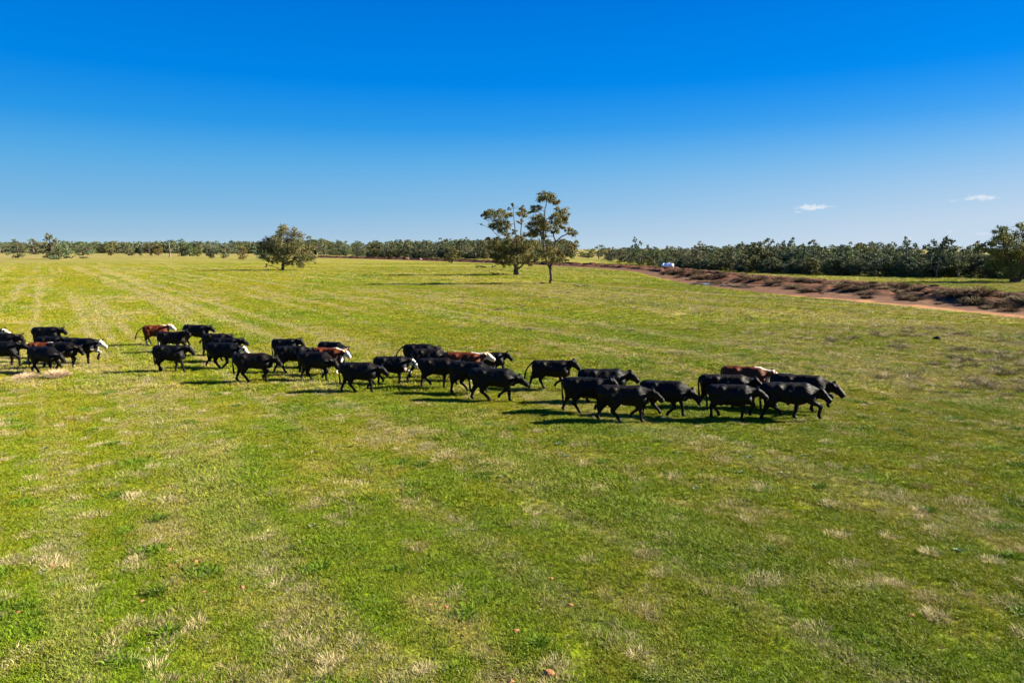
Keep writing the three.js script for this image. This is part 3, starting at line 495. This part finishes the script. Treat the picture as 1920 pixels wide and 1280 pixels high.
{
  // x, z, heading towards the viewer, length, height, neck angle, coat, phase, gait, tail, label
  const b = 'black', w = 'white-face', h = 'hereford';
  const HERD = [
    [-28.12, -36.14, 0, 1.1, 1, 20, w, 0.1, 0, 0, 'white-faced black cow cut by the left edge, far row'],
    [-26.0, -34.5, 0, 1.1, 1, 5, b, 0.4, 0, 0, 'black cow at the left edge just behind the nearest one'],
    [-23.9, -31.6, 3, 1.08, 1, 5, b, 0.7, 0, 0, 'big black cow half cut off at the left edge, nearest there'],
    [-25.7, -37.4, -3, 1.01, 1, 5, b, 0.2, 0, 0, 'farthest black cow above the left cluster, flat back showing'],
    [-22.7, -32.7, 0, 0.86, 0.82, -15, h, 0.55, 0, 0, 'small brown calf hidden among black cows at far left'],
    [-20.83, -30.0, 5, 0.94, 0.98, -24, b, 0.08, 0, 0, 'black cow with lowered head behind two straw-coloured tussocks'],
    [-23.2, -34.0, 0, 0.92, 1, 5, b, 0.3, 0, 0, 'black cow in the middle of the left cluster, legs hidden'],
    [-20.79, -31.2, 4, 0.94, 1, -10, b, 0.62, 0, 0, 'black cow with grey muzzle, second from the right in left cluster'],
    [-20.57, -32.3, 3, 1.05, 1, 0, w, 0.82, 1, 0, 'black cow with bright white face leading the left cluster'],
    [-20.19, -38.46, -4, 0.9, 1, 18, h, 0.35, 0, 1, 'red-brown cow with white legs and flying tail, left of centre'],
    [-17.94, -35.66, 0, 0.98, 1, 27, b, 0.1, 0, 0, 'black cow with raised head in front of red-brown cow'],
    [-15.24, -30.06, 0, 0.86, 1, 8, b, 0.86, 0, 0, 'small black cow walking alone nearest the viewer, left of centre'],
    [-17.8, -38.2, 0, 0.92, 1, 8, b, 0.2, 1, 0, 'farthest black cow of the second cluster from left'],
    [-15.26, -34.9, 3, 0.92, 1, 5, b, 0.5, 0, 0, 'black cow second from the back of second cluster'],
    [-13.89, -32.9, 3, 0.88, 1, 10, b, 0.7, 0, 0, 'black cow in the middle of the second cluster'],
    [-13.27, -31.1, 4, 1.05, 1, -5, w, 0.05, 1, 0, 'black cow with pale blaze behind the leading cow, second cluster'],
    [-10.69, -27.86, 3, 1.05, 1, -8, b, 0.02, 0, 0, 'black cow striding nearest the viewer at end of second cluster'],
    [-11.06, -33.0, 0, 0.86, 1, 15, b, 0.3, 0, 0, 'farthest black cow in third cluster, head raised'],
    [-9.78, -30.1, 4, 0.93, 1, -5, b, 0.15, 0, 0, 'black cow below the farthest one in third cluster'],
    [-8.25, -28.3, 6, 0.97, 1, -25, b, 0.0, 0, 0, 'black cow with head lowered behind another cow, third cluster'],
    [-5.89, -25.95, 5, 1.01, 1, -8, b, 0.02, 0, 0, 'black cow striding nearest the viewer in third cluster'],
    [-8.39, -31.5, 18, 0.9, 1, -20, b, 0.4, 0, 0, 'black cow hidden behind the white-faced red-brown cow'],
    [-8.05, -29.5, 0, 0.88, 1, 0, h, 0.65, 0, 0, 'red-brown cow with cream face between black cows, third cluster'],
    [-4.89, -27.4, 4, 0.92, 1, 0, w, 0.83, 1, 0, 'black cow with white forehead trotting right of third cluster'],
    [-4.22, -30.93, 2, 0.99, 1, -2, b, 0.45, 0, 0.6, 'farthest black cow behind the orange-backed cow, tail held out'],
    [-3.6, -29.1, 5, 0.88, 1, -15, b, 0.6, 0, 0, 'black cow directly left of the orange-backed cow'],
    [-1.97, -28.1, 0, 1.02, 1, 12, h, 0.3, 0, 0, 'orange-backed cow with clean white face near the centre'],
    [-0.9, -29.1, 0, 0.84, 0.92, 10, b, 0.3, 0, 0, 'black cow just beyond the white face of the orange-backed cow'],
    [-2.96, -26.7, 5, 0.97, 1, 0, b, 0.87, 1, 0.5, 'black cow at the back of central cluster, hind leg lifted'],
    [-1.59, -25.7, 8, 1.0, 1, -12, b, 0.45, 0, 0, 'black cow half hidden behind the leading cow of central cluster'],
    [-0.67, -24.4, 11, 1.12, 1, -26, b, 0.98, 0, 0, 'large black cow with low head leading the central cluster'],
    [1.56, -26.34, 2, 1.0, 1, 15, b, 0.62, 1, 0.15, 'black cow with raised head and drooping tail, right of centre'],
    [3.31, -24.2, 6, 1.07, 1, -5, b, 0.3, 0, 0, 'black cow behind the two striding cows right of centre'],
    [2.5, -22.6, 5, 0.97, 1, 14, b, 0.03, 0, 0, 'black cow with upright ear following the nearest cow, right of centre'],
    [3.59, -21.4, 6, 1.1, 1, -8, b, 0.01, 0, 0, 'large black cow striding nearest the viewer, right of centre'],
    [5.09, -22.2, 16, 1.01, 1, -25, b, 0.45, 0, 0, 'black cow with low head between two right-hand clusters'],
    [8.63, -24.75, 12, 1.04, 1, -4, h, 0.3, 0, 0, 'red-brown cow with white neck behind the leading black cows'],
    [7.43, -23.25, 12, 1.13, 1, -4, b, 0.9, 1, 0, 'black cow hidden behind two near cows of leading cluster'],
    [7.09, -21.6, 8, 0.97, 1, -4, b, 0.82, 1, 0, 'black cow galloping at the near left of leading cluster'],
    [9.02, -21.75, 14, 1.08, 1, -15, b, 0.4, 1, 0, 'black cow at the near right of leading cluster'],
    [9.91, -22.95, 16, 1.16, 1, -20, b, 0.85, 1, 0, 'black cow at the very front of the herd, far right']];
  HERD.forEach(([x, z, head, len, hgt, neck, coat, phase, gait, tail, label], i) => {
    const g = makeCow({ head: neck, coat, phase, gait, stride: (gait ? 0.92 : 0.80) * [1, 0.85, 1.08, 0.94, 1.02][i % 5], tail, seed: i + 3, girth: [1.03, 0.99, 1.07, 1.02, 0.96, 1.06][i % 6], warm: i % 3 === 1, socks: i === 7 || i === 15, yaw: [0, 14, -10, 6, 24, -4][i % 6], nod: [0, 7, -7, 3][i % 4] });
    const c = new THREE.Mesh(g, coatMat); c.position.set(x, gh(x, z) + 0.004, z); c.rotation.y = -(head + [0, 5, -4, 3, -6, 7, -2][i % 7]) * Math.PI / 180; { const q = [1, 1.03, 0.97, 1.02, 0.95, 1.04, 0.99][(i * 3) % 7]; c.scale.set(len * q, hgt * (1 + (q - 1) * 0.6), (len + hgt) / 2 * q); }
    tag(c, 'cow', label, 'cow', 'herd of cattle moving to the right');
  });
}
console.log('cows done');

// ---------------------------------------------------------------- dead bushes, clods, branches, tank
function bushGeo(seed, n, wdt, c0, c1) {
  const r = rng(seed), gs = [];
  for (let i = 0; i < n; i++) {
    const a = r() * 6.28, e = Math.acos(lerp(0.12, 1, r() ** 0.8)), L = 0.42 + 0.2 * r(), k = r(), c = [0, 1, 2].map(m => lerp(c0[m], c1[m], k));
    const dx = Math.cos(a) * Math.sin(e), dz = Math.sin(a) * Math.sin(e), dy = Math.cos(e), q = 0.1 * r();
    const m = [dx * L * 0.55 + gauss(r) * 0.04, dy * L * 0.5 + 0.03, dz * L * 0.55 + gauss(r) * 0.04], t = [dx * L + gauss(r) * 0.07, dy * L * 0.85 + gauss(r) * 0.06, dz * L + gauss(r) * 0.07];
    gs.push(tube([[dx * q, 0, dz * q, wdt], [...m, wdt * 0.8], [...t, wdt * 0.35]], 3, c));
    for (let s = 0; s < 1; s++) gs.push(tube([[...m, wdt * 0.6], [m[0] + dx * 0.2 + gauss(r) * 0.16, m[1] + 0.12 + gauss(r) * 0.1, m[2] + dz * 0.2 + gauss(r) * 0.16, wdt * 0.3]], 3, c));
  }
  return mergeGeometries(gs);
}
const twigMat = std({ vertexColors: true });
{
  const kinds = [1, 2, 3, 4].map(k => bushGeo(40 + k, 120, 0.015, k % 2 ? [0.072, 0.042, 0.026] : [0.085, 0.060, 0.034], k % 2 ? [0.145, 0.095, 0.058] : [0.19, 0.15, 0.085]));
  const r = rng(808);
  for (let i = 0; i < 190; i++) {
    const u = lerp(0.12, 0.60, (i + r()) / 190), row = r(), s = row < 0.88 ? lerp(0.17, 0.66, r()) : lerp(0.80, 0.93, r()), [x, z] = stripPoint(u, s);
    const sc = lerp(1.1, 3.1, r() ** 1.5) * (s > 0.75 ? 0.55 : s < 0.26 ? 0.6 : 1), o = new THREE.Mesh(kinds[i % 4], twigMat);
    o.position.set(x, gh(x, z) + stripHeight(x, z, s, u) - 0.06, z); o.rotation.y = r() * 6.28; o.scale.set(sc * (1 + 0.3 * r()), sc * lerp(0.55, 0.85, r()), sc);
    const place = u < 0.24 ? 'near the right edge' : u < 0.36 ? 'right of the bank middle' : u < 0.45 ? 'above the puddles' : 'towards the silver tank';
    tag(o, 'dead_bush', `${sc > 2.3 ? 'large' : sc > 1.6 ? 'medium' : 'small'} ${i % 2 ? 'grey-brown' : 'purple-brown'} dead bush on the ${s > 0.75 ? 'rear ridge' : s < 0.34 ? 'near side' : s < 0.5 ? 'middle' : 'far side'} of the bank ${place}`, 'bush', 'dead bushes along the earth bank');
  }
  const straw = bushGeo(61, 260, 0.009, [0.34, 0.24, 0.14], [0.58, 0.44, 0.28]);
  [[-20.75, -28.7, 1.1, 0.62, 'smaller of two straw-coloured dry tussocks below the left cows'], [-19.55, -28.9, 1.35, 0.85, 'larger of two straw-coloured dry tussocks below the left cows']].forEach(([x, z, sw, sh, l], i) => {
    const o = new THREE.Mesh(straw, twigMat); o.position.set(x, gh(x, z) - 0.02, z); o.scale.set(sw, sh, sw * 0.8); o.rotation.y = i * 2; tag(o, 'dry_tussock', l, 'grass tussock', 'pair of dry tussocks at the left');
  });
  // low grey weeds scattered in the pasture at the right and a few elsewhere
  const wk = bushGeo(63, 60, 0.010, [0.13, 0.115, 0.045], [0.30, 0.25, 0.15]), spots = [];
  for (let i = 0; i < 420; i++) { const z = -lerp(25, 48, r() ** 0.9), x = -z * lerp(0.28, 0.80, Math.sqrt(r())); if (fbm(x * 0.15 + 9, z * 0.15, 2) > 0.42 && !(x < 12 && z > -26)) spots.push([x, z, lerp(0.35, 0.9, r() ** 2)]); }
  for (let i = 0; i < 150; i++) { const z = -lerp(45, 110, r()), x = -z * lerp(-0.1, 0.5, r()); if (!inTrack(x, z) && x < 30) spots.push([x, z, lerp(0.4, 0.8, r())]); }
  const im = new THREE.InstancedMesh(wk, twigMat, spots.length), D = new THREE.Object3D();
  spots.forEach(([x, z, s], i) => { D.position.set(x, gh(x, z) - 0.02, z); D.rotation.y = r() * 6.28; D.scale.set(s * 1.3, s * 0.75, s * 1.3); D.updateMatrix(); im.setMatrixAt(i, D.matrix); im.setColorAt(i, new THREE.Color(1, 1, 1).multiplyScalar(0.7 + 0.5 * r())); });
  setting(im, 'low_weeds', 'low grey-brown weeds scattered over the right side of the pasture', 'stuff', 'weeds');
}
{
  const r = rng(77), cm = std({ color: new THREE.Color(0.33, 0.15, 0.07), roughness: 0.95 }), dm = std({ color: new THREE.Color(0.03, 0.026, 0.02) });
  const clodGeo = [0, 1, 2].map(k => { const g = new THREE.IcosahedronGeometry(1, 3), p = g.attributes.position; for (let i = 0; i < p.count; i++) { const x = p.getX(i), y = p.getY(i), z = p.getZ(i), n = 0.72 + 0.5 * fbm(x * 1.7 + k * 7 + z, y * 1.7 + z * 1.3, 3) + 0.34 * (vn(x * 4 + z * 3 + k * 5, y * 4 - z * 2 + k) - 0.5); p.setXYZ(i, x * n, y * n * 0.7, z * n * 0.85); } g.computeVertexNormals(); return g; });
  [[0.49, -8.26, 0.07], [-7.49, -9.7, 0.045], [-6.15, -9.51, 0.04], [-8.07, -11.32, 0.045], [-6.33, -11.97, 0.04], [-5.56, -11.36, 0.045], [-5.96, -11.24, 0.035], [-4.43, -10.56, 0.045], [-4.99, -10.39, 0.035], [-5.86, -10.15, 0.035], [-6.13, -9.16, 0.04], [-1.28, -9.97, 0.035], [-1.02, -9.92, 0.04], [0.67, -10.85, 0.035], [0.92, -10.02, 0.04], [0.06, -9.27, 0.045], [-0.01, -8.12, 0.045], [6.03, -9.64, 0.04], [-5.92, -13.83, 0.04], [-9.9, -18.68, 0.04]].forEach(([x, z, s], i) => {
    const o = new THREE.Mesh(clodGeo[i % 3], cm); o.position.set(x, gh(x, z) + s * 0.2 + 0.012, z); o.scale.set(s * 1.15, s * 0.8, s * 0.9); o.rotation.y = r() * 6.28;
    tag(o, 'earth_clod', i ? `small orange earth clod in the grass, ${x < -7 ? 'at the far left bottom corner' : x < -5.7 ? 'left of the bottom left cluster' : x < -4 ? 'in the bottom left cluster' : x < 0 ? 'left of the bottom centre' : x < 2 ? 'just above the largest clod' : 'at the bottom right'}` : 'largest orange earth clod at the bottom centre', 'clod', i ? 'small earth clods in the foreground' : undefined);
  });
  const k = new THREE.Mesh(clodGeo[1], dm); k.position.set(25.9, gh(25.9, -41.2) + 0.12, -41.2); k.scale.set(0.24, 0.2, 0.2); tag(k, 'dung_heap', 'single black lump in the grass at the right', 'lump');
  const hm = std({ color: new THREE.Color(0.26, 0.16, 0.11) });
  [[-52.3, -341, 1.3, 0.9, 'dull pinkish heap of earth on the far bank, larger one'], [-43.6, -326, 1.0, 0.7, 'dull pinkish heap of earth on the far bank, smaller one']].forEach(([x, z, a, c, l], i) => { const o = new THREE.Mesh(clodGeo[i], hm); o.position.set(x, 0.5, z); o.scale.set(a, c, a); tag(o, 'earth_heap', l, 'earth heap'); });
  // fallen branches
  const bm = std({ color: new THREE.Color(0.055, 0.042, 0.034) });
  [[10.48, -99.5, 1.5, 1, 'dark fallen branch lying right of the tall slender gum tree'], [4.4, -107.0, 1.4, 2, 'fallen branch at the foot of the tall slender gum tree'], [-2.6, -143.5, 2.6, 3, 'fallen branches under the broad many-stemmed gum tree'], [-7.9, -200, 4.2, 4, 'big fallen limb in front of the far bank, left of the gums'], [-259, -397.6, 6.5, 5, 'fallen logs beside the tall ragged tree, far left'], [-246, -396, 5.0, 6, 'fallen log right of the tall ragged tree, far left']].forEach(([x, z, L, s, l]) => {
    const q = rng(s * 19), gs = []; for (let i = 0; i < 9; i++) { const x0 = (q() - 0.5) * L * 1.2, a = q() * 6.28, m = L * (0.3 + 0.5 * q()); gs.push(tube([[x0, 0.05, gauss(q) * 0.4, 0.05 * L * (0.4 + q())], [x0 + Math.cos(a) * m * 0.5, 0.08 * L + 0.1 * q() * L, Math.sin(a) * m * 0.3, 0.03 * L], [x0 + Math.cos(a) * m, 0.05 * L + 0.16 * q() * L, Math.sin(a) * m * 0.5, 0.012 * L]], 6)); }
    const o = new THREE.Mesh(mergeGeometries(gs), bm); o.position.set(x, gh(x, z), z); tag(o, 'fallen_branch', l, 'branch');
  });
}
{ // silver tank
  const t = new THREE.Group(); t.position.set(39.5, gh(39.5, -174) + 0.2, -174); t.rotation.y = -0.35;
  const R = 0.72, Lh = 1.55, pr = [[0, -Lh], [R * 0.45, -Lh + 0.02], [R * 0.8, -Lh + 0.12], [R * 0.97, -Lh + 0.28], [R, -Lh + 0.4], [R, Lh - 0.4], [R * 0.97, Lh - 0.28], [R * 0.8, Lh - 0.12], [R * 0.45, Lh - 0.02], [0, Lh]];
  const lg = new THREE.LatheGeometry(pr.map(p => new THREE.Vector2(p[0], p[1])), 32); lg.rotateZ(-Math.PI / 2); lg.translate(0, 0.98, 0);
  const steel = new THREE.MeshStandardMaterial({ color: new THREE.Color(0.72, 0.75, 0.8), metalness: 0.85, roughness: 0.3, side: THREE.DoubleSide }), dark = std({ color: new THREE.Color(0.08, 0.05, 0.04) });
  const barrel = part('barrel', lg, steel, t);
  for (const x of [-0.9, 0, 0.9]) { const g = new THREE.TorusGeometry(R + 0.01, 0.025, 6, 32); g.rotateY(Math.PI / 2); g.translate(x, 0.98, 0); part('band', g, steel, barrel); }
  const hg = new THREE.CylinderGeometry(0.22, 0.22, 0.16, 20); hg.translate(0.2, 1.75, 0); part('hatch', hg, steel, barrel);
  for (const x of [-0.9, 0.9]) { const g = new THREE.BoxGeometry(0.25, 0.55, 1.2); g.translate(x, 0.18, 0); part('cradle', g, dark, t); }
  for (const z of [-0.45, 0.45]) { const g = new THREE.BoxGeometry(3.0, 0.14, 0.14); g.translate(0, -0.12, z); part('skid', g, dark, t); }
  tag(t, 'water_tank', 'silver cylindrical tank on its side in front of the woodland', 'tank');
}
{ // a stretch of old rail fence far off
  const t = new THREE.Group(); t.position.set(-137.6, gh(-137.6, -376.6), -376.6); const m = std({ color: new THREE.Color(0.16, 0.13, 0.10) });
  for (let i = 0; i < 6; i++) { const g = new THREE.CylinderGeometry(0.1, 0.13, 1.5, 7); g.translate(-2.6 + i * 1.04, 0.7, (i % 2) * 0.05); part('post', g, m, t); }
  for (const y of [0.6, 1.15]) { const g = new THREE.CylinderGeometry(0.05, 0.06, 5.4, 6); g.rotateZ(Math.PI / 2); g.translate(0, y, 0.1); part('rail', g, m, t); }
  tag(t, 'rail_fence', 'short stretch of old rail fence left of the lone round tree', 'fence');
}

// ---------------------------------------------------------------- grass
function tuftGeo(seed, n, R, h0, h1, wd, lean) {
  const r = rng(seed), pos = [], idx = [], col = [];
  for (let i = 0; i < n; i++) {
    const a = r() * 6.28, q = R * Math.sqrt(r()), x = Math.cos(a) * q, z = Math.sin(a) * q, b = r() * 6.28, h = lerp(h0, h1, r()), l = h * lean * (0.3 + r()), o = a + gauss(r) * 0.8;
    const wx = Math.cos(b) * wd, wz = Math.sin(b) * wd, lx = Math.cos(o) * l, lz = Math.sin(o) * l, k = pos.length / 3, v = 0.72 + 0.56 * r();
    pos.push(x - wx, -0.02, z - wz, x + wx, -0.02, z + wz, x + lx * 0.4 - wx * 0.8, h * 0.62, z + lz * 0.4 - wz * 0.8, x + lx * 0.4 + wx * 0.8, h * 0.62, z + lz * 0.4 + wz * 0.8, x + lx, h * (1 - 0.25 * lean * r()), z + lz);
    idx.push(k, k + 1, k + 2, k + 1, k + 3, k + 2, k + 2, k + 3, k + 4); for (let m = 0; m < 5; m++) col.push(v, v, v);
  }
  return geo(pos, idx, col);
}
{
  const bladeMat = new THREE.MeshPhysicalMaterial({ vertexColors: true, roughness: 0.7, side: THREE.DoubleSide, transmission: 0.3, thickness: 0, specularIntensity: 0.3 });
  const r = rng(2024), sets = [[], [], []], straw = [], c = [0, 0, 0];
  for (const [d0, d1, dens, sc] of [[6.3, 14, 520, 0.72], [14, 26, 230, 0.92], [26, 50, 60, 1.5], [50, 110, 11, 2.3], [110, 260, 1.7, 3.6]]) {
    const area = 0.80 * (d1 * d1 - d0 * d0), n = Math.round(area * dens);
    for (let i = 0; i < n; i++) {
      const d = Math.sqrt(lerp(d0 * d0, d1 * d1, r())), x = (r() * 2 - 1) * (0.78 * d + 1.2), z = -d;
      if (inTrack(x, z)) continue;
      const g = growth(x, z); swardColor(x, z, c);
      const j = 0.82 + 0.62 * r(), y = (r() - 0.45) * 0.35, k = [c[0] * j * (1 + y), c[1] * j, c[2] * j];
      const patch = vn(x * 1.3 + 4, z * 1.3 + 60);
      if (g.dry > 0.15 && r() < g.dry * 0.42 * (0.25 + patch)) { const q = 0.8 + 0.4 * r(), t = r(); straw.push([x, z, sc * (0.42 + 0.5 * r() * (0.4 + patch)), [lerp(0.42, 0.30, t) * q, lerp(0.36, 0.26, t) * q, lerp(0.20, 0.13, t) * q]]); continue; }
      if (r() < 0.03) { k[0] = 0.30 * j; k[1] = 0.26 * j; k[2] = 0.11 * j; }
      sets[Math.floor(r() * 3)].push([x, z, sc * (0.6 + 0.45 * r() + 0.5 * g.lush + 0.35 * (patch - 0.4)), k]);
    }
  }
  // scattered straw tussocks and darker lush clumps
  for (let i = 0; i < 2100; i++) {
    const d = Math.sqrt(lerp(42, 1500, r())), x = (r() * 2 - 1) * (0.78 * d + 1), z = -d, lush = r() < 0.22, R = lerp(0.06, 0.34, r() ** 1.6), n = Math.round((lush ? 20 : 11) * (0.4 + 3.0 * R)), q = 0.75 + 0.4 * r(), t = r();
    if (inTrack(x, z) || r() > sstep(0.36, 0.66, fbm(across(x, z) * 0.45 + 31, along(x, z) * 0.06 + 7, 3)) + 0.08) continue;
    for (let k = 0; k < n; k++) { const a = r() * 6.28, m = R * r() ** 0.7 * 1.4, X = x + Math.cos(a) * m, Z = z + Math.sin(a) * m * 0.8, v = q * (0.8 + 0.4 * r());
      if (lush) sets[k % 3].push([X, Z, 0.95 + 0.6 * r(), [0.115 * v, 0.195 * v, 0.006 * v]]);
      else straw.push([X, Z, 0.42 + 0.5 * r() ** 1.4, [lerp(0.64, 0.36, t) * v, lerp(0.53, 0.28, t) * v, lerp(0.29, 0.14, t) * v]]); }
  }
  const D = new THREE.Object3D(), C = new THREE.Color();
  const put = (list, g, name, label) => { const im = new THREE.InstancedMesh(g, bladeMat, list.length); list.forEach(([x, z, s, k], i) => { D.position.set(x, gh(x, z), z); D.rotation.set(gauss(r) * 0.12, r() * 6.28, gauss(r) * 0.12); D.scale.set(s * 1.1, s > 2 ? s * 0.6 : s, s * 1.1); D.updateMatrix(); im.setMatrixAt(i, D.matrix); im.setColorAt(i, C.setRGB(...k)); }); setting(im, name, label, 'stuff', 'grass'); };
  sets.forEach((l, i) => put(l, tuftGeo(300 + i, 22, 0.088, 0.03, 0.085, 0.0046, 0.9), 'green_grass', 'short green and yellowish grass covering the pasture'));
  put(straw, tuftGeo(333, 30, 0.14, 0.04, 0.15, 0.0042, 1.2), 'dry_grass', 'pale straw-coloured dry grass in patches over the pasture');
  // broad-leaved rosettes
  const rg = (() => { const q = rng(12), pos = [], idx = []; for (let i = 0; i < 11; i++) { const a = i / 11 * 6.28 + q() * 0.4, L = 0.09 + 0.05 * q(), w = 0.022, up = 0.03 + 0.05 * q(), k = pos.length / 3, cx = Math.cos(a), sx = Math.sin(a); pos.push(0, 0.01, 0, cx * L * 0.55 - sx * w, up, sx * L * 0.55 + cx * w, cx * L, up * 0.8, sx * L, cx * L * 0.55 + sx * w, up, sx * L * 0.55 - cx * w); idx.push(k, k + 1, k + 2, k, k + 2, k + 3); } return geo(pos, idx, new Array(pos.length).fill(1)); })();
  const ros = []; for (let i = 0; i < 160; i++) { const d = lerp(7, 24, Math.sqrt(r())), x = (r() * 2 - 1) * 0.8 * d; if (fbm(x * 0.3 + 500, d * 0.3, 2) > 0.5) ros.push([x, -d, 0.5 + 0.6 * r(), [0.19 + 0.05 * r(), 0.25 + 0.04 * r(), 0.09 + 0.04 * r()]]); }
  put(ros, rg, 'leafy_weeds', 'small grey-green leafy rosettes in the near grass');
}
scene.traverse(o => { if (o.isMesh) { o.castShadow = true; o.receiveShadow = true; } });
renderer.render(scene, camera);
